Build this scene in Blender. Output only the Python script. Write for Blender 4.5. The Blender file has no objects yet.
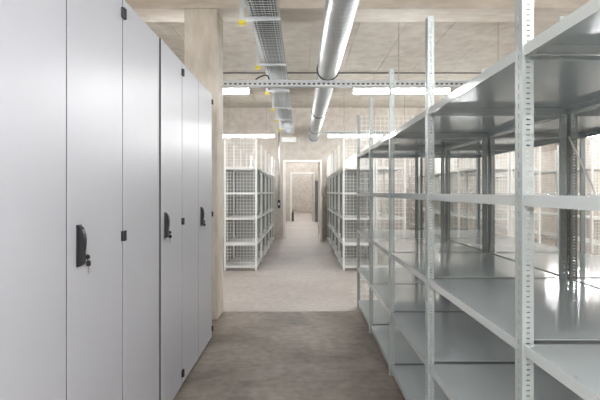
import bpy, math, random
from mathutils import Vector

random.seed(7)
SC = bpy.context.scene
COL = SC.collection

# ------------------------------------------------------------------ camera, world, exposure
CAM_H = 1.2
cam_d = bpy.data.cameras.new('camera')
cam_d.sensor_width = 36.0
cam_d.lens = 36.0 * 510.0 / 600.0
cam_d.shift_x = -2.0 / 600.0
cam_d.shift_y = -8.0 / 600.0
cam_d.clip_start = 0.02
cam = bpy.data.objects.new('camera', cam_d)
cam.location = (0, 0, CAM_H)
cam.rotation_euler = (math.pi / 2, 0, 0)
COL.objects.link(cam)
SC.camera = cam

world = bpy.data.worlds.new('world')
SC.world = world
world.use_nodes = True
world.node_tree.nodes['Background'].inputs[0].default_value = (0.8, 0.85, 0.9, 1)
world.node_tree.nodes['Background'].inputs[1].default_value = 0.3

SC.view_settings.view_transform = 'Standard'
SC.view_settings.look = 'None'
SC.view_settings.gamma = 1.0
SC.view_settings.use_curve_mapping = False
SC.view_settings.exposure = 2.27
LAMP = 26.0            # brightness of the strip lamps
SC.cycles.max_bounces = 12
SC.cycles.diffuse_bounces = 8
SC.cycles.glossy_bounces = 6
SC.cycles.sample_clamp_indirect = 6.0

# ------------------------------------------------------------------ materials
def _mat(name):
    m = bpy.data.materials.new(name)
    m.use_nodes = True
    return m, m.node_tree, m.node_tree.nodes['Principled BSDF']

def painted(name, col, rough=0.4, metal=0.0, spec=0.5, bump=0.0, scale=60.0, var=0.04, rvar=0.05):
    """paint or metal: slight colour and gloss variation, optional orange-peel relief"""
    m, nt, b = _mat(name)
    tc = nt.nodes.new('ShaderNodeTexCoord')
    n = nt.nodes.new('ShaderNodeTexNoise')
    n.inputs['Scale'].default_value = 3.0
    n.inputs['Detail'].default_value = 4.0
    nt.links.new(tc.outputs['Object'], n.inputs['Vector'])
    r = nt.nodes.new('ShaderNodeValToRGB')
    r.color_ramp.elements[0].position = 0.3
    r.color_ramp.elements[1].position = 0.7
    r.color_ramp.elements[0].color = tuple(c * (1 - var) for c in col) + (1,)
    r.color_ramp.elements[1].color = tuple(min(1, c * (1 + var)) for c in col) + (1,)
    nt.links.new(n.outputs['Fac'], r.inputs['Fac'])
    nt.links.new(r.outputs['Color'], b.inputs['Base Color'])
    mr = nt.nodes.new('ShaderNodeMapRange')
    mr.inputs['To Min'].default_value = max(0.02, rough - rvar)
    mr.inputs['To Max'].default_value = rough + rvar
    nt.links.new(n.outputs['Fac'], mr.inputs['Value'])
    nt.links.new(mr.outputs['Result'], b.inputs['Roughness'])
    b.inputs['Metallic'].default_value = metal
    b.inputs['Specular IOR Level'].default_value = spec
    if bump:
        n2 = nt.nodes.new('ShaderNodeTexNoise')
        n2.inputs['Scale'].default_value = scale
        nt.links.new(tc.outputs['Object'], n2.inputs['Vector'])
        bp = nt.nodes.new('ShaderNodeBump')
        bp.inputs['Strength'].default_value = bump
        bp.inputs['Distance'].default_value = 0.002
        nt.links.new(n2.outputs['Fac'], bp.inputs['Height'])
        nt.links.new(bp.outputs['Normal'], b.inputs['Normal'])
    return m

def concrete(name, dark, light, rough=0.75, scale=1.2, fine=14.0, stain=None, stain_scale=0.8, spec=0.3, stretch=(1, 1, 1), bump=0.25, grain=0.35):
    m, nt, b = _mat(name)
    tc = nt.nodes.new('ShaderNodeTexCoord')
    mp = nt.nodes.new('ShaderNodeMapping')
    mp.inputs['Scale'].default_value = stretch
    nt.links.new(tc.outputs['Object'], mp.inputs['Vector'])
    n1 = nt.nodes.new('ShaderNodeTexNoise')
    n1.inputs['Scale'].default_value = scale
    n1.inputs['Detail'].default_value = 8.0
    n1.inputs['Roughness'].default_value = 0.62
    n1.inputs['Distortion'].default_value = 0.6
    nt.links.new(mp.outputs['Vector'], n1.inputs['Vector'])
    r = nt.nodes.new('ShaderNodeValToRGB')
    r.color_ramp.elements[0].position = 0.32
    r.color_ramp.elements[1].position = 0.68
    r.color_ramp.elements[0].color = dark + (1,)
    r.color_ramp.elements[1].color = light + (1,)
    nt.links.new(n1.outputs['Fac'], r.inputs['Fac'])
    n2 = nt.nodes.new('ShaderNodeTexNoise')
    n2.inputs['Scale'].default_value = fine
    n2.inputs['Detail'].default_value = 6.0
    nt.links.new(mp.outputs['Vector'], n2.inputs['Vector'])
    mx = nt.nodes.new('ShaderNodeMixRGB')
    mx.blend_type = 'OVERLAY'
    mx.inputs['Fac'].default_value = grain
    nt.links.new(r.outputs['Color'], mx.inputs['Color1'])
    nt.links.new(n2.outputs['Fac'], mx.inputs['Color2'])
    out = mx.outputs['Color']
    if stain:
        n3 = nt.nodes.new('ShaderNodeTexNoise')
        n3.inputs['Scale'].default_value = stain_scale
        n3.inputs['Detail'].default_value = 5.0
        n3.inputs['Distortion'].default_value = 1.2
        nt.links.new(mp.outputs['Vector'], n3.inputs['Vector'])
        r3 = nt.nodes.new('ShaderNodeValToRGB')
        r3.color_ramp.elements[0].position = 0.56
        r3.color_ramp.elements[1].position = 0.72
        r3.color_ramp.elements[0].color = (0, 0, 0, 1)
        r3.color_ramp.elements[1].color = (0.7, 0.7, 0.7, 1)
        nt.links.new(n3.outputs['Fac'], r3.inputs['Fac'])
        m3 = nt.nodes.new('ShaderNodeMixRGB')
        m3.inputs['Color2'].default_value = stain + (1,)
        nt.links.new(r3.outputs['Color'], m3.inputs['Fac'])
        nt.links.new(out, m3.inputs['Color1'])
        out = m3.outputs['Color']
    nt.links.new(out, b.inputs['Base Color'])
    b.inputs['Roughness'].default_value = rough
    b.inputs['Specular IOR Level'].default_value = spec
    bp = nt.nodes.new('ShaderNodeBump')
    bp.inputs['Strength'].default_value = bump
    bp.inputs['Distance'].default_value = 0.004
    nt.links.new(n2.outputs['Fac'], bp.inputs['Height'])
    nt.links.new(bp.outputs['Normal'], b.inputs['Normal'])
    return m

def emitter(name, col, strength):
    m, nt, b = _mat(name)
    b.inputs['Base Color'].default_value = (0.9, 0.9, 0.9, 1)
    b.inputs['Emission Color'].default_value = col + (1,)
    b.inputs['Emission Strength'].default_value = strength
    return m

M = {}
M['floor'] = concrete('floor_concrete', (0.112, 0.092, 0.078), (0.320, 0.272, 0.232), rough=0.5, scale=1.1,
                      fine=16, stain=(0.33, 0.285, 0.24), stain_scale=1.6, spec=0.3, grain=0.5, bump=0.1)
M['floor2'] = concrete('floor_screed_pale', (0.335, 0.305, 0.28), (0.43, 0.395, 0.365), rough=0.6, scale=0.9,
                       fine=14, stain=(0.36, 0.32, 0.285), stain_scale=0.7, spec=0.25, grain=0.3, bump=0.08)
M['wall'] = concrete('wall_concrete', (0.52, 0.475, 0.425), (0.605, 0.56, 0.51), scale=0.8, fine=7,
                     stain=(0.47, 0.43, 0.375), stain_scale=0.5, bump=0.15)
M['ceiling'] = concrete('ceiling_concrete', (0.515, 0.475, 0.415), (0.56, 0.52, 0.46), scale=0.6, fine=6,
                        stain=(0.58, 0.545, 0.49), stain_scale=0.35, bump=0.12)
M['beam'] = concrete('beam_concrete', (0.54, 0.49, 0.42), (0.70, 0.65, 0.575), scale=1.6, fine=10,
                     stain=(0.52, 0.43, 0.33), stain_scale=1.1, stretch=(0.5, 1, 2))
M['column'] = concrete('column_concrete', (0.58, 0.535, 0.46), (0.72, 0.675, 0.60), scale=2.0, fine=9,
                       stretch=(2.5, 2.5, 0.6))
M['cabinet'] = painted('cabinet_paint', (0.625, 0.645, 0.705), rough=0.37, spec=0.32, var=0.01, rvar=0.02)
M['gap'] = painted('dark_steel_and_seam_shade', (0.06, 0.065, 0.07), rough=0.6)  # dark steel; also the painted shade in the cabinet door seams
M['black'] = painted('black_plastic', (0.012, 0.012, 0.015), rough=0.35)
M['steel'] = painted('polished_steel', (0.62, 0.62, 0.62), rough=0.22, metal=1.0)
M['rack'] = painted('rack_paint', (0.335, 0.37, 0.367), rough=0.36, metal=0.1, var=0.02)
M['pale'] = painted('pale_rack_paint', (0.72, 0.735, 0.715), rough=0.35, var=0.02)
M['shelf'] = painted('shelf_enamel', (0.49, 0.533, 0.54), rough=0.10, metal=0.1, var=0.02, rvar=0.02)
M['gap_shade'] = painted('gap_shade_paint', (0.10, 0.108, 0.108), rough=0.5)  # flat dark tone for the shaded slot between shelves
M['sheet'] = painted('grey_sheet', (0.27, 0.29, 0.285), rough=0.45)
M['wire'] = painted('mesh_wire', (0.82, 0.81, 0.78), rough=0.4)
M['galv'] = painted('galvanised', (0.56, 0.59, 0.61), rough=0.42, metal=0.7, bump=0.05, scale=25, var=0.08, rvar=0.1)
M['tray'] = painted('zinc_wire', (0.66, 0.70, 0.73), rough=0.4, metal=0.1)
M['rubber'] = painted('dark_rubber_and_shade', (0.05, 0.05, 0.05), rough=0.6)  # rubber; also paints the shadow ring at the duct's wall collar
M['yellow'] = painted('yellow_cap', (0.80, 0.66, 0.02), rough=0.45)
M['cable'] = painted('grey_cable', (0.05, 0.055, 0.06), rough=0.6)
M['white'] = painted('white_enamel', (0.80, 0.80, 0.79), rough=0.35)
M['frame'] = painted('door_frame_paint', (0.80, 0.79, 0.76), rough=0.4)
M['leaf'] = painted('door_leaf_paint', (0.66, 0.63, 0.58), rough=0.45)
M['slate'] = painted('slate_paint', (0.12, 0.13, 0.145), rough=0.45)
M['lamp'] = emitter('lamp_diffuser', (0.985, 0.99, 1.0), LAMP)

# ------------------------------------------------------------------ geometry helpers
class G:
    """collects shapes that become ONE mesh object"""
    def __init__(self):
        self.v, self.f, self.mi = [], [], []
    def add(self, vs, fs, mi=0):
        o = len(self.v)
        self.v += [tuple(p) for p in vs]
        self.f += [tuple(i + o for i in f) for f in fs]
        self.mi += [mi] * len(fs)
        return self
    def box(self, x0, x1, y0, y1, z0, z1, mi=0):
        vs = [(x, y, z) for z in (z0, z1) for y in (y0, y1) for x in (x0, x1)]
        fs = [(0, 2, 3, 1), (4, 5, 7, 6), (0, 1, 5, 4), (2, 6, 7, 3), (0, 4, 6, 2), (1, 3, 7, 5)]
        return self.add(vs, fs, mi)
    def tube(self, a, b, r, n=8, mi=0, r2=None):
        a, b = Vector(a), Vector(b)
        r2 = r if r2 is None else r2
        d = (b - a).normalized()
        up = Vector((0, 0, 1)) if abs(d.z) < 0.9 else Vector((1, 0, 0))
        u = d.cross(up).normalized()
        w = d.cross(u)
        vs = []
        for p, rr in ((a, r), (b, r2)):
            for i in range(n):
                t = 2 * math.pi * i / n
                vs.append(p + (u * math.cos(t) + w * math.sin(t)) * rr)
        fs = [(i, (i + 1) % n, n + (i + 1) % n, n + i) for i in range(n)]
        fs += [tuple(range(n - 1, -1, -1)), tuple(range(n, 2 * n))]
        return self.add(vs, fs, mi)
    def ring(self, c, r_in, r_out, y0, y1, n=40, mi=0):
        """annulus about an axis along Y"""
        vs = []
        for y in (y0, y1):
            for r in (r_in, r_out):
                for i in range(n):
                    t = 2 * math.pi * i / n
                    vs.append((c[0] + r * math.cos(t), y, c[2] + r * math.sin(t)))
        fs = []
        for i in range(n):
            j = (i + 1) % n
            fs += [(n + i, n + j, 3 * n + j, 3 * n + i), (j, i, 2 * n + i, 2 * n + j),
                   (i, j, n + j, n + i), (3 * n + i, 3 * n + j, 2 * n + j, 2 * n + i)]
        return self.add(vs, fs, mi)
    def prism_y(self, prof, y0, y1, mi=0):
        """outline in (x, z) extruded along Y"""
        n = len(prof)
        vs = [(x, y0, z) for x, z in prof] + [(x, y1, z) for x, z in prof]
        fs = [(i, (i + 1) % n, n + (i + 1) % n, n + i) for i in range(n)]
        fs += [tuple(range(n - 1, -1, -1)), tuple(range(n, 2 * n))]
        return self.add(vs, fs, mi)
    def mesh(self, name, mats, smooth=False):
        me = bpy.data.meshes.new(name)
        me.from_pydata(self.v, [], self.f)
        for m in (mats if isinstance(mats, (list, tuple)) else [mats]):
            me.materials.append(m)
        me.polygons.foreach_set('material_index', self.mi)
        me.update()
        import bmesh
        bm = bmesh.new()
        bm.from_mesh(me)
        bmesh.ops.recalc_face_normals(bm, faces=bm.faces)
        bm.to_mesh(me)
        bm.free()
        if smooth:
            me.polygons.foreach_set('use_smooth', [True] * len(me.polygons))
            me.set_sharp_from_angle(angle=math.radians(35))
        return me

def obj(name, data, parent=None, loc=(0, 0, 0), rot=(0, 0, 0), scale=(1, 1, 1), bevel=0.0):
    o = bpy.data.objects.new(name, data)
    COL.objects.link(o)
    o.parent = parent
    o.location, o.rotation_euler, o.scale = loc, rot, scale
    if bevel:
        b = o.modifiers.new('bevel', 'BEVEL')
        b.width, b.segments, b.limit_method = bevel, 2, 'ANGLE'
    return o

def part(name, g, mats, parent=None, smooth=False, **k):
    return obj(name, g.mesh(name, mats, smooth), parent, **k)

def thing(name, label, cat, loc=(0, 0, 0), group=None, rot=(0, 0, 0)):
    e = bpy.data.objects.new(name, None)
    e.empty_display_size = 0.1
    COL.objects.link(e)
    e.location, e.rotation_euler = loc, rot
    return tag(e, label, cat, group)

def tag(o, label, cat, group=None):
    o['label'] = label
    o['category'] = cat
    if group:
        o['group'] = group
    return o

def struct(o, label=None, cat=None):
    o['kind'] = 'structure'
    if label:
        o['label'] = label
    if cat:
        o['category'] = cat
    return o

def copy_tree(o, parent=None):
    c = o.copy()
    COL.objects.link(c)
    c.parent = parent
    for ch in list(o.children):
        copy_tree(ch, c)
    return c

# ------------------------------------------------------------------ the room
XL, XR, YB, YF, HC = -2.6, 6.6, -6.0, 13.3, 3.40
Y_JOINT = 5.12
WT = 0.2

fl = struct(part('floor', G().box(XL, XR, YB, Y_JOINT - 0.004, -0.1, 0), M['floor']),
            'dark grey brown worn concrete floor between cabinets and shelving', 'floor')
part('floor_slab', G().box(XL, XR, Y_JOINT + 0.004, 30.8, -0.1, 0.0), M['floor2'], fl)
part('joint_filler', G().box(XL, XR, Y_JOINT - 0.004, Y_JOINT + 0.004, -0.1, -0.003), M['floor'], fl)

ce = struct(part('ceiling', G().box(XL, XR, YB, YF, HC + 0.03, HC + 0.2), M['ceiling']),
            'beige concrete plank ceiling', 'ceiling')
PW = 0.62
seams = []
x = -1.73 - 2 * PW
while x < XR:
    seams.append(x)
    x += PW
seams = [s for s in seams if XL < s < XR]
edges = [XL] + seams + [XR]
for a, b in zip(edges[:-1], edges[1:]):
    for ya, yb in ((YB, 4.95), (4.95, 8.3), (8.3, YF)):
        dz = random.uniform(-0.004, 0.004)
        part('plank', G().box(a + 0.003, b - 0.003, ya + 0.0015, yb - 0.0015, HC + dz, HC + 0.05), M['ceiling'], ce)

struct(part('wall_left', G().box(XL - WT, XL, YB, YF, 0, HC + 0.2), M['wall']), 'beige concrete wall behind the cabinets', 'wall')
struct(part('wall_right', G().box(XR, XR + WT, YB, YF, 0, HC + 0.2), M['wall']), 'beige concrete wall at the far right', 'wall')
struct(part('wall_front', G().box(XL - WT, XR + WT, YB - WT, YB, 0, HC + 0.2), M['wall']), 'beige concrete wall behind the viewer', 'wall')

# back wall with its doorway: core plus formwork panels
DW, DH = 0.45, 1.99
def wall_with_door(name, y, x0, x1, h, label):
    g = G()
    g.box(x0, -DW, y, y + WT, 0, h).box(DW, x1, y, y + WT, 0, h).box(-DW, DW, y, y + WT, DH, h)
    return struct(part(name, g, M['wall']), label, 'wall')
wb = wall_with_door('wall_back', YF + 0.012, XL - WT, XR + WT, HC + 0.2, 'pale concrete wall with the open doorway')
pe = [XL] + [v for v in (-1.51, -1.12 + 0.5, 0.63, 1.88, 3.13, 4.38, 5.63)] + [XR]
for a, b in zip(pe[:-1], pe[1:]):
    for z0, z1 in ((0, 2.24), (2.24, HC)):
        if a <= -0.6 and b >= 0.6 and z0 == 0:
            for aa, bb in ((a, -DW - 0.002), (DW + 0.002, b)):
                part('concrete_panel', G().box(aa + 0.003, bb - 0.003, YF, YF + 0.014, z0, z1 - 0.003), M['wall'], wb)
            part('concrete_panel', G().box(-DW + 0.001, DW - 0.001, YF, YF + 0.014, DH + 0.002, z1 - 0.003), M['wall'], wb)
        else:
            part('concrete_panel', G().box(a + 0.003, b - 0.003, YF, YF + 0.014, z0, z1 - 0.003), M['wall'], wb)

# the two rooms beyond
Y2, Y3 = 21.5, 30.6
wall_with_door('wall_middle', Y2, -2.0, 2.0, 3.2, 'concrete wall with the second doorway beyond')
struct(part('wall_end', G().box(-2.0, 2.0, Y3, Y3 + WT, 0, 3.2), M['wall']), 'concrete end wall of the farthest room', 'wall')
struct(part('wall_beyond_left', G().box(-2.2, -2.0, YF + WT + 0.02, Y3 + WT, 0, 3.2), M['wall']), 'left wall of the rooms beyond', 'wall')
struct(part('wall_beyond_right', G().box(2.0, 2.2, YF + WT + 0.02, Y3 + WT, 0, 3.2), M['wall']), 'right wall of the rooms beyond', 'wall')
struct(part('ceiling_beyond', G().box(-2.2, 2.2, YF + WT + 0.02, Y3 + WT, 3.2, 3.3), M['ceiling']), 'ceiling of the rooms beyond', 'ceiling')

def door(name, y, label, leaf_dir):
    e = struct(thing(name, label, 'door', (0, y, 0)))
    f = G()
    w = 0.05
    for y0, y1 in ((-0.02, 0.0), ):
        f.box(-DW - 0.045, -DW + 0.02, y0, y1, 0, DH + 0.045)
        f.box(DW - 0.02, DW + 0.045, y0, y1, 0, DH + 0.045)
        f.box(-DW + 0.02, DW - 0.02, y0, y1, DH - 0.02, DH + 0.045)
    f.box(-DW + 0.002, -DW + 0.022, 0, WT + 0.02, 0, DH - 0.02)
    f.box(DW - 0.022, DW - 0.002, 0, WT + 0.02, 0, DH - 0.02)
    f.box(-DW + 0.002, DW - 0.002, 0, WT + 0.02, DH - 0.022, DH - 0.002)
    part('door_frame', f, M['frame'], e)
    lf = G().box(0, 0.045, -0.84, 0, 0.012, DH - 0.03)
    lo = part('door_leaf', lf, M['leaf'], e, loc=(DW - 0.022, -0.025, 0), rot=(0, 0, leaf_dir))
    h = G()
    for sx, x0 in ((-1, 0.0), (1, 0.045)):
        h.box(min(x0, x0 + sx * 0.008), max(x0, x0 + sx * 0.008), -0.80, -0.765, 0.94, 1.1)
        h.tube((x0, -0.785, 1.05), (x0 + sx * 0.05, -0.785, 1.05), 0.009)
        h.tube((x0 + sx * 0.05, -0.795, 1.05), (x0 + sx * 0.05, -0.67, 1.05), 0.009)
    part('door_handle', h, M['steel'], lo, smooth=True)
    hg = G()
    for z in (0.25, 1.75):
        hg.tube((-0.004, 0.006, z), (-0.004, 0.006, z + 0.1), 0.008)
    part('hinge', hg, M['steel'], lo, smooth=True)
    return e
door('door_1', YF, 'pale steel framed doorway in the concrete wall, leaf swung open', math.radians(1.0))
door('door_2', Y2, 'smaller looking second doorway seen through the first one', math.radians(4.0))

# column and beam
co = part('column', G().box(-1.106, -0.79, 4.78, 5.12, 0.0, 2.92), M['column'], bevel=0.012)
struct(co, 'square beige concrete column behind the cabinets', 'column')
be = part('beam', G().box(XL, XR, 4.78, 5.17, 2.92, HC + 0.02), M['beam'], bevel=0.01)
struct(be, 'wide concrete ceiling beam across the room above the column', 'beam')

# ------------------------------------------------------------------ steel cabinets on the left
CX = -0.738             # front plane of the doors
CWD, CH, CD = 1.04, 2.0, 0.5
def hinge_mesh():
    g = G()
    g.box(-0.004, 0.009, -0.018, -0.003, -0.020, 0.020)
    g.tube((0.008, -0.007, -0.021), (0.008, -0.007, 0.021), 0.005, 10)
    return g.mesh('hinge', M['black'], True)
HINGE = hinge_mesh()
def handle_mesh():
    g = G()
    g.box(0, 0.006, -0.014, 0.015, -0.068, 0.07)                        # back plate
    prof = [(0.004, -0.062), (0.018, -0.062), (0.021, -0.055), (0.021, -0.02), (0.024, 0.0), (0.025, 0.02),
            (0.023, 0.038), (0.018, 0.056), (0.010, 0.066), (0.004, 0.067)]
    g.prism_y(prof, -0.011, 0.011)                                       # swing lever
    return g.mesh('handle', M['black'])
HANDLE = handle_mesh()
def lock_mesh():
    g = G()
    g.tube((0, 0, 0), (0.012, 0, 0), 0.011, 16)
    g.tube((0.012, 0, 0), (0.018, 0, 0), 0.008, 16, 1)
    return g.mesh('lock_cylinder', [M['black'], M['steel']], True)
LOCK = lock_mesh()
def key_mesh():
    g = G()
    g.box(0.012, 0.020, -0.0012, 0.0012, -0.003, 0.003, 1)              # blade in the lock
    g.tube((0.022, -0.003, 0), (0.022, 0.003, 0), 0.009, 14)            # bow
    g.tube((0.022, 0, -0.007), (0.022, 0.006, -0.014), 0.0012, 6, 1)    # ring
    g.tube((0.020, 0.004, -0.022), (0.026, 0.010, -0.022), 0.010, 14)   # hanging spare key
    g.box(0.0215, 0.0245, 0.004, 0.010, -0.056, -0.030, 1)
    return g.mesh('key', [M['black'], M['steel']], True)
KEY = key_mesh()

def cabinet(y0, label, ajar=0.0, near=0.54):
    e = thing('steel_cabinet', label, 'cabinet', (CX, y0, 0), 'row of light grey steel cabinets')
    t = 0.02
    b = G()
    b.box(-CD, -t - 0.002, 0.001, 0.018, 0.03, CH).box(-CD, -t - 0.002, CWD - 0.018, CWD - 0.001, 0.03, CH)
    b.box(-CD, -t - 0.002, 0.018, CWD - 0.018, CH - 0.02, CH).box(-CD, -t - 0.002, 0.018, CWD - 0.018, 0.03, 0.06)
    b.box(-CD, -CD + 0.01, 0.018, CWD - 0.018, 0.06, CH - 0.02)
    body = part('body', b, M['cabinet'], e)
    part('plinth', G().box(-CD + 0.01, -t - 0.012, 0.004, CWD - 0.004, 0, 0.03), M['gap'], e)
    s = G()
    for z in (0.45, 0.85, 1.25, 1.65):
        s.box(-CD + 0.012, -0.05, 0.02, CWD - 0.02, z, z + 0.022)
    part('inner_shelf', s, M['cabinet'], body)
    half = CWD - near
    part('seam_shade', G().box(-t - 0.0018, -t - 0.0006, 0.001, CWD - 0.001, 0.03, CH - 0.001), M['gap'], e)  # dark sheet that paints the shade behind the door seams
    # near door hinged at its near edge
    d1 = part('door', G().box(-t, 0, 0.0035, near - 0.003, 0.014, CH - 0.002), M['cabinet'], e, bevel=0.0025)
    # far door hinged at its far edge
    d2 = part('door', G().box(-t, 0, -half + 0.003, -0.0035, 0.014, CH - 0.002), M['cabinet'], e,
              loc=(0, CWD, 0), rot=(0, 0, ajar), bevel=0.0025)
    part('edge_shade', G().box(-t + 0.001, -0.0008, -half + 0.0005, -half + 0.0029, 0.016, CH - 0.004), M['gap'], d2)  # dark strip painting the shaded edge of the far door
    part('edge_shade', G().box(-t + 0.001, -0.0008, 0.0012, 0.0034, 0.016, CH - 0.004), M['gap'], d1)  # same painted shade along the near door's edge
    for z in (0.085, 1.02, 1.935):
        obj('hinge', HINGE, d1, loc=(0, 0.002, z), scale=(1, -1, 1))
        obj('hinge', HINGE, d2, loc=(0, -0.002, z))
    hy = -half + 0.080
    obj('handle', HANDLE, d2, loc=(0, hy, 1.022))
    obj('lock_cylinder', LOCK, d2, loc=(0, hy + 0.030, 0.982))
    obj('key', KEY, d2, loc=(-0.004, hy + 0.030, 0.982))
    return e
cabinet(1.06, 'nearest light grey steel cabinet, its swing handle largest of the three')
cabinet(2.10, 'middle grey steel cabinet, right door slightly ajar showing a black gap', math.radians(0.9))
cabinet(3.14, 'farthest grey steel cabinet in the row, standing next to the concrete column', near=0.50)

# ------------------------------------------------------------------ perforated rack posts, shelves, wire mesh
PH = 2.0
def post_mesh():
    """slotted angle: aisle flange (in Y) with upright slots, cross flange (in X) with wide slots. Corner at 0,0; opens to +x, +y"""
    t = 0.002
    g = G()
    L, W = 0.044, 0.030
    # aisle flange in the plane x = 0
    a0, a1 = 0.019, 0.0255
    g.box(0, t, 0, a0, 0, PH).box(0, t, a1, L, 0, PH)
    p, h = 0.026, 0.014
    n = int(PH / p)
    z = 0.0
    for i in range(n + 1):
        zt = min(PH, z + p - h)
        g.box(0, t, a0, a1, z, zt)
        z += p
        if z >= PH:
            break
    g.box(t + 0.004, 2 * t + 0.004, a0 - 0.003, a1 + 0.003, 0, PH)
    # cross flange in the plane y = 0
    b0, b1 = 0.0105, 0.0205
    g.box(t, b0, -t / 2, t / 2, 0, PH).box(b1, W, -t / 2, t / 2, 0, PH)
    p, h = 0.0136, 0.0038
    z = 0.0
    while z < PH:
        g.box(b0, b1, -t / 2, t / 2, z, min(PH, z + p - h))
        z += p
    # stiffening return at the flange end
    g.box(W - t, W, t / 2, 0.012, 0, PH)
    return g.mesh('post', M['rack'])
POST = post_mesh()
POSTP = POST.copy()
POSTP.materials[0] = M['pale']
FOOT = G().box(-0.003, 0.034, -0.004, 0.046, 0, 0.004).mesh('foot_plate', M['rack'])

def shelf_mesh(dep, length, name='shelf', mat=None):
    """pressed steel tray: plate, perforated front rims, deep folded lips"""
    t, lip = 0.0015, 0.029
    g = G()
    r0, r1 = 0.006, 0.012
    for s in (0, 1):
        fx = (lambda v: v) if s == 0 else (lambda v: dep - v)
        def bx(a, b, *r):
            a, b = fx(a), fx(b)
            g.box(min(a, b), max(a, b), *r)
        bx(0, r0, 0, length, -t, 0)
        y, p, h = 0.0, 0.052, 0.008
        while y < length:
            bx(r0, r1, y, min(length, y + p - h), -t, 0)
            y += p
        bx(0, t, 0, length, -lip, -t)
        bx(t, 0.014, 0, length, -lip, -lip + t)
    g.box(r1, dep - r1, 0, length, -t, 0)
    for y in (0, length - t):
        g.box(t, dep - t, y, y + t, -lip, -t)
    for y in (t, length - 0.014):
        g.box(0.014, dep - 0.014, y, y + 0.0125, -lip, -lip + t)
    return g.mesh(name, mat or M['shelf'])

LEVELS = (0.07, 0.415, 0.804, 1.192, 1.583)

def mesh_panel(length, h0, h1, axis, pitch=0.05, r=0.002):
    """welded wire grid standing upright along axis"""
    g = G()
    n = max(1, round(length / pitch))
    for i in range(n + 1):
        c = length * i / n
        if axis == 'x':
            g.box(c - r, c + r, -r, r, h0, h1)
        else:
            g.box(-r, r, c - r, c + r, h0, h1)
    m = max(1, round((h1 - h0) / pitch))
    for i in range(m + 1):
        z = h0 + (h1 - h0) * i / m
        if axis == 'x':
            g.box(0, length, r, 3 * r, z - r, z + r)
        else:
            g.box(r, 3 * r, 0, length, z - r, z + r)
    return g.mesh('wire_mesh', M['wire'])

SH_CACHE = {}
def rack(label, x0, x1, y0, bays, group, end_mesh=(), side_mesh=(), braces=(), bay=1.0, pale=False, back=None):
    e = thing('shelving_rack', label, 'shelving', (x0, y0, 0), group)
    dep = x1 - x0
    L = bays * bay
    for i in range(bays + 1):
        y = i * bay
        sy = -1 if i == bays else 1
        for x, sx in ((0, 1), (dep, -1)):
            p = obj('post', POSTP if pale else POST, e, loc=(x, y, 0.004), scale=(sx, sy, 1))
            obj('foot_plate', FOOT, p, loc=(0, 0, -0.004))
    key = (round(dep, 3), bay, pale)
    if key not in SH_CACHE:
        SH_CACHE[key] = shelf_mesh(dep - 0.007, bay - 0.044, mat=M['pale'] if pale else None)
    for i in range(bays):
        for z in LEVELS:
            obj('shelf', SH_CACHE[key], e, loc=(0.0035, i * bay + 0.040, z))
    if not pale:
        gap_shade = G().box(0.006, dep - 0.006, 0.003, 0.037, -0.003, -0.0015).mesh('bay_gap_shade', M['gap_shade'])  # dark strip standing in for the shaded gap between shelf bays
        for i in range(1, bays):
            for z in LEVELS:
                obj('bay_gap_shade', gap_shade, e, loc=(0, i * bay, z))
    if back is not None:
        for i in range(bays):
            part('back_panel', G().box(back, back + 0.0015, i * bay + 0.003, (i + 1) * bay - 0.003, 0.005, 1.59), M['sheet'], e)
        for i in range(1, bays + 1):
            yy = i * bay - (0.006 if i == bays else -0.012)
            part('divider_panel', G().box(0.05, dep - 0.05, yy, yy + 0.0015, 0.075, 1.55), M['sheet'], e)
    for y in end_mesh:
        o = obj('wire_mesh', mesh_panel(dep - 0.01, 0.03, PH - 0.005, 'x'), e, loc=(0.005, y, 0))
        o['kind'] = 'stuff'
    for x in side_mesh:
        o = obj('wire_mesh', mesh_panel(L, 0.03, PH - 0.005, 'y'), e, loc=(x, 0, 0))
        o['kind'] = 'stuff'
    for i, x in braces:
        ya, yb = i * bay + 0.01, (i + 1) * bay - 0.01
        for q, (za, zb) in enumerate(((0.24, 1.45), (1.45, 0.24))):
            xx = x + 0.008 * q
            part('cross_brace', G().tube((xx, ya, za), (xx, yb, zb), 0.0045, 8), M['wire'], e, smooth=True)
    return e

AX0, AX1, BX1 = 0.574, 1.21, 1.85
rack('nearest grey open shelving row along the right of the aisle', AX0, AX1, 0.33, 5, 'open grey shelving', end_mesh=(5.006,))
rack('grey open shelving row standing back to back behind the nearest right row', AX1 + 0.018, BX1, 0.33, 5, 'open grey shelving',
     end_mesh=(5.006,), braces=((1, -0.013),))
CY = 7.75
GR = 'pale shelving rows with wire mesh'
rack('pale mesh-sided shelving row left of the aisle to the doorway', -1.185, -0.684, CY, 5, GR, end_mesh=(-0.01,), pale=True, back=-0.004)
rack('pale mesh-ended shelving row right of the aisle to the doorway', 0.62, 1.10, CY, 5, GR, end_mesh=(-0.01,), side_mesh=(0.490,), pale=True, back=0.482)
rack('pale mesh-ended shelving row directly behind the row right of the doorway', 1.118, 1.58, CY, 5, GR, end_mesh=(-0.01,), pale=True)
rack('pale mesh-ended shelving row seen through the middle of the near shelves', 2.68, 3.15, CY, 5, GR, end_mesh=(-0.01,), side_mesh=(0.48,), pale=True)
rack('pale mesh-ended shelving row seen just right of the nearest post', 3.168, 3.63, CY, 5, GR, end_mesh=(-0.01,), pale=True)
rack('pale mesh-ended shelving row at the far right edge', 4.40, 4.87, CY, 5, GR, end_mesh=(-0.01,), side_mesh=(0.48,), pale=True)

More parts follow.
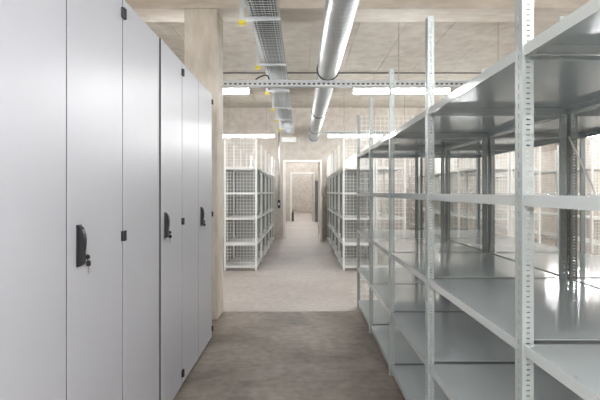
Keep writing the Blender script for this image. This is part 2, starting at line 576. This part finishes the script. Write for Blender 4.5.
# ------------------------------------------------------------------ strip lamps
LZ = 2.4
def lamp(xc, y, label, z=LZ, length=1.16, hang=None, top=HC):
    e = thing('strip_lamp', label, 'lamp', (xc, y, z), 'fluorescent strip lamps')
    hl = length / 2
    part('housing', G().box(-hl, hl, -0.035, 0.035, 0.018, 0.04), M['white'], e)
    d = G()
    prof = [(-0.033, 0.017), (-0.034, -0.005), (-0.024, -0.026), (0.024, -0.026), (0.034, -0.005), (0.033, 0.017)]
    n = len(prof)
    vs = [(xx, a, b) for xx in (-hl + 0.012, hl - 0.012) for a, b in prof]
    fs = [(i, (i + 1) % n, n + (i + 1) % n, n + i) for i in range(n)] + [tuple(range(n)), tuple(range(2 * n - 1, n - 1, -1))]
    d.add(vs, fs)
    part('diffuser', d, M['lamp'], e)
    c = G()
    for s in (-1, 1):
        a, b = sorted((s * (hl - 0.012), s * hl))
        c.box(a, b, -0.036, 0.036, -0.028, 0.018)
    part('end_cap', c, M['white'], e)
    if hang:
        for s in (-0.7, 0.7):
            part('hanger_rod', G().tube((s * hl, 0, 0.04), (s * hl, 0, top - z), 0.003, 6), M['steel'], e)
    return e
LY1, LY2, LY0 = 6.06, 10.93, -0.5
lamp(1.178, LY1, 'lit strip lamp in the upper right, longest seen, under a perforated channel')
lamp(-1.20, LY1, 'lit strip lamp partly hidden by the concrete column')
lamp(1.135, LY2, 'lit strip lamp right of the doorway near the far wall', hang=None)
lamp(-1.165, LY2, 'lit strip lamp above the left mesh shelving row', hang=True)
lamp(4.0, LY1, 'lit strip lamp hidden beyond the right shelving, front row')
lamp(3.2, LY2, 'lit strip lamp over the right mesh shelving, back row')
lamp(5.8, LY1, 'lit strip lamp at the far right, front row', hang=True)
lamp(5.8, LY2, 'lit strip lamp at the far right, back row', hang=True)
for yy, row in ((LY0, 'just behind the viewer'), (LY0 - 2.0, 'well behind the viewer'), (LY0 - 4.4, 'near the wall behind the viewer')):  # out-of-view lamps added to brighten the foreground
    lamp(-1.85, yy, 'added unseen strip lamp overhead left of the cable tray line, ' + row, hang=True)
    lamp(-0.45, yy, 'added unseen strip lamp overhead at the head of the aisle, ' + row, hang=True)
    lamp(1.05, yy, 'added unseen strip lamp overhead in line with the near shelving, ' + row, hang=True)
    lamp(2.6, yy, 'added unseen strip lamp overhead right of the near shelving, ' + row, hang=True)
lamp(3.9, 1.2, 'added unseen strip lamp overhead to the right of the shelving rows', hang=True)  # another unseen lamp, added to fill the near area
for yy, lb in ((15.0, 'added unseen ceiling strip lamp just inside the room behind the doorway'),
               (17.6, 'added unseen ceiling strip lamp in the middle of the room behind the doorway'),
               (20.2, 'added unseen ceiling strip lamp before the second doorway'),
               (23.5, 'added unseen ceiling strip lamp just inside the farthest room'),
               (26.3, 'added unseen ceiling strip lamp in the middle of the farthest room'),
               (29.0, 'added unseen ceiling strip lamp close to the farthest wall')):
    lamp(0.0, yy, lb, z=3.155)  # all out of view, put in to brighten the far rooms

# ------------------------------------------------------------------ perforated cable channels across the room
def channel(label, x0, x1, y, z0, rods, h=0.075, w=0.09):
    e = thing('cable_channel', label, 'cable tray', ((x0 + x1) / 2, y, z0))
    hx = (x1 - x0) / 2
    t = 0.002
    g = G()
    for s in (-1, 1):
        ya, yb = sorted((s * w / 2, s * (w / 2 - t)))
        g.box(-hx, hx, ya, yb, 0, h * 0.30).box(-hx, hx, ya, yb, h * 0.72, h)
        xx = -hx
        while xx < hx:
            g.box(xx, min(hx, xx + 0.028), ya, yb, h * 0.30, h * 0.72)
            xx += 0.058
    g.box(-hx, hx, -w / 2 + t, w / 2 - t, 0, t)
    part('channel', g, M['galv'], e)
    c = G()
    for k, yy in enumerate((-0.02, 0.0, 0.02)):
        c.tube((-hx, yy, 0.036), (hx, yy, 0.036), 0.0095, 8)
    part('cables', c, M['cable'], e, smooth=True)
    for xr in rods:
        part('hanger_rod', G().tube((xr - (x0 + x1) / 2, 0, t), (xr - (x0 + x1) / 2, 0, HC - z0 - 0.005), 0.005, 8), M['steel'], e)
    return e
c1 = channel('perforated galvanised channel crossing the whole room below the round duct', XL + 0.03, 4.6, LY1, LZ + 0.045, (-2.0, 1.15, 2.33, 3.6))
lp = G()
lp.v = []
pts = [(-0.55, 2.53), (-0.50, 2.56), (-0.44, 2.585), (-0.40, 2.57), (-0.39, 2.53)]
for (xa, za), (xb, zb) in zip(pts[:-1], pts[1:]):
    lp.tube((xa, LY1 - 0.03, za), (xb, LY1 - 0.03, zb), 0.009, 8)
tag(part('cable_loop', lp, M['rubber'], smooth=True), 'short black cable loop above the left end of the channel', 'cable')
channel('slim galvanised channel above the far right strip lamp', 0.40, 4.0, LY2, LZ + 0.045, (0.9, 2.2, 3.6), h=0.05)

# ------------------------------------------------------------------ round ventilation duct
DX, DZ, DR = 0.307, 2.65, 0.125
du = thing('ventilation_duct', 'round galvanised spiral duct running along the ceiling to the far wall', 'duct', (DX, 0, DZ))
joints = [-2.0, 2.93, 6.03, 9.13, 11.6, YF - 0.001]
for a, b in zip(joints[:-1], joints[1:]):
    g = G()
    n, steps = 48, max(2, int((b - a) / 0.09))
    for k in range(steps):
        y0 = a + (b - a) * k / steps
        y1 = a + (b - a) * (k + 1) / steps
        ym = y1 - 0.008
        vs, fs = [], []
        for y, r in ((y0, DR), (ym, DR), (ym + 0.003, DR + 0.0016), (y1 - 0.002, DR + 0.0016), (y1, DR)):
            vs += [(r * math.cos(2 * math.pi * i / n), y + 0.09 * i / n * 0, r * math.sin(2 * math.pi * i / n)) for i in range(n)]
        for q in range(4):
            fs += [(q * n + i, q * n + (i + 1) % n, (q + 1) * n + (i + 1) % n, (q + 1) * n + i) for i in range(n)]
        g.add(vs, fs)
    part('duct_section', g, M['galv'], du, smooth=True)
for y in joints[1:-1]:
    c = part('clamp_ring', G().ring((0, 0, 0), DR + 0.0005, DR + 0.010, y - 0.018, y + 0.018), M['rubber'], du, smooth=True)
for y in (2.93, 6.03, 9.13, 11.6):
    h = G()
    h.ring((0, 0, 0), DR + 0.002, DR + 0.004, y + 0.05, y + 0.08)
    h.tube((0, y + 0.065, DR + 0.003), (0, y + 0.065, HC - DZ - 0.005), 0.005, 8)
    part('duct_hanger', h, M['galv'], du, smooth=True)
part('wall_collar', G().ring((0, 0, 0), DR + 0.002, DR + 0.035, YF - 0.06, YF - 0.001), M['galv'], du, smooth=True)
part('collar_shade_ring', G().ring((0, 0, 0), DR + 0.002, DR + 0.012, YF - 0.085, YF - 0.061), M['rubber'], du, smooth=True)  # dark ring standing in for the shadow around the collar

# ------------------------------------------------------------------ wire basket cable tray on ceiling brackets
TX0, TX1, TZ = -0.445, -0.205, 2.70
ty0, ty1 = 0.5, 13.1
ct = thing('wire_cable_tray', 'wire basket cable tray hung along the ceiling left of the duct', 'cable tray', ((TX0 + TX1) / 2, 0, TZ))
hw = (TX1 - TX0) / 2
def basket(z):
    g = G()
    r = 0.0036
    for k in (-1.0, -0.84, -0.64, 0.64, 0.84, 1.0):
        g.box(k * hw - r, k * hw + r, ty0, ty1, z - 3 * r, z - r)
    for s in (-1, 1):
        for q in (1, 2):
            g.box(s * hw - r, s * hw + r, ty0, ty1, z + 0.03 * q - r, z + 0.03 * q + r)
    y = ty0
    while y < ty1:
        g.box(-hw, hw, y - r, y + r, z - r, z + r)
        if int(round((y - ty0) / 0.055)) % 2 == 0:
            for s in (-1, 1):
                xa, xb = sorted((s * (hw + r), s * (hw + 3 * r)))
                g.box(xa, xb, y - r, y + r, z - 3 * r, z + 0.065)
        y += 0.055
    return g
part('basket', basket(0.0), M['tray'], ct)
cb = G()
for k in range(11):
    xx = -hw + 0.018 + k * (2 * hw - 0.036) / 10
    z0 = 0.014 + 0.006 * (k % 2)
    y = ty0 + 0.1
    p = (xx, y, z0)
    while y < ty1 - 0.4:
        y += 0.6
        q = (xx + random.uniform(-0.004, 0.004), y, z0 + random.uniform(0, 0.006))
        cb.tube(p, q, 0.009, 6)
        p = q
o = part('cables', cb, M['cable'], ct, smooth=True)
o['kind'] = 'stuff'
for y in (2.85, 4.36, 5.93, 7.48, 8.95, 10.4, 11.85):
    g = G()
    px = TX0 - (TX0 + TX1) / 2 - 0.068
    # slotted hanging profile (C section) and two arms
    g.box(px - 0.018, px + 0.018, y - 0.020, y - 0.017, -0.04, HC - TZ - 0.004)
    g.box(px - 0.018, px - 0.015, y - 0.017, y + 0.017, -0.04, HC - TZ - 0.004)
    g.box(px + 0.015, px + 0.018, y - 0.017, y + 0.017, -0.04, HC - TZ - 0.004)
    b = part('bracket', g, M['galv'], ct)
    for z in (0.0,):
        a = G()
        a.box(px + 0.018, hw + 0.02, y - 0.018, y + 0.018, z - 0.034, z - 0.009)
        part('arm', a, M['galv'], b)
    part('end_cap', G().box(px - 0.026, px + 0.026, y - 0.026, y + 0.024, -0.074, -0.036), M['yellow'], b, bevel=0.004)

# ------------------------------------------------------------------ smaller fittings
cp = part('ceiling_conduit', G().tube((XL + 0.02, 9.3, HC - 0.03), (XR - 0.02, 9.3, HC - 0.03), 0.011, 10), M['rubber'], smooth=True)
tag(cp, 'thin dark conduit running across the ceiling planks', 'pipe')

jb = thing('junction_box', 'white box on the far wall above the doorway, under the tray end', 'box', (-0.335, YF, 2.50))
part('housing', G().box(-0.19, 0.19, -0.09, -0.001, -0.01, 0.13), M['white'], jb, bevel=0.008)
part('cover', G().box(-0.17, 0.17, -0.098, -0.0905, 0.012, 0.108), M['white'], jb, bevel=0.003)

cd = thing('wall_conduit', 'vertical conduit on the wall left of the doorway, ending in a dark switch', 'pipe', (-0.60, YF, 0))
part('pipe', G().tube((0, -0.016, 0.99), (0, -0.016, 2.75), 0.012, 10), M['steel'], cd, smooth=True)
sw = part('switch', G().box(-0.035, 0.035, -0.05, -0.001, 0.78, 0.99), M['rubber'], cd, bevel=0.006)
part('rocker', G().box(-0.018, 0.018, -0.056, -0.0505, 0.86, 0.92), M['white'], sw)

rd = part('wall_ring', G().ring((-0.10, 0, 2.32), 0.055, 0.075, YF - 0.02, YF - 0.001, n=28), M['wall'], smooth=True)
tag(rd, 'small round pale ring on the wall above the doorway', 'fitting')

sc = thing('storage_locker', 'dark slate locker in the next room, right of the second doorway', 'cabinet', (0.52, 20.6, 0))
part('body', G().box(0, 0.45, 0.02, 0.8, 0.05, 1.66), M['slate'], sc, bevel=0.006)
part('plinth', G().box(0.02, 0.43, 0.04, 0.78, 0, 0.05), M['gap'], sc)
dl = part('door', G().box(0.006, 0.444, 0.0, 0.019, 0.06, 1.65), M['slate'], sc, bevel=0.003)
part('handle', G().box(0.04, 0.055, -0.02, 0.0, 0.8, 1.0), M['steel'], dl)

cn = thing('canister', 'small dark canister on the floor by the second doorway', 'canister', (-0.38, 20.9, 0))
part('body', G().tube((0, 0, 0), (0, 0, 0.34), 0.045, 20).tube((0, 0, 0.34), (0, 0, 0.39), 0.045, 20, 0, 0.018), M['gap'], cn, smooth=True)
part('valve', G().tube((0, 0, 0.39), (0, 0, 0.44), 0.018, 12).box(-0.01, 0.07, -0.012, 0.012, 0.44, 0.46), M['black'], cn)
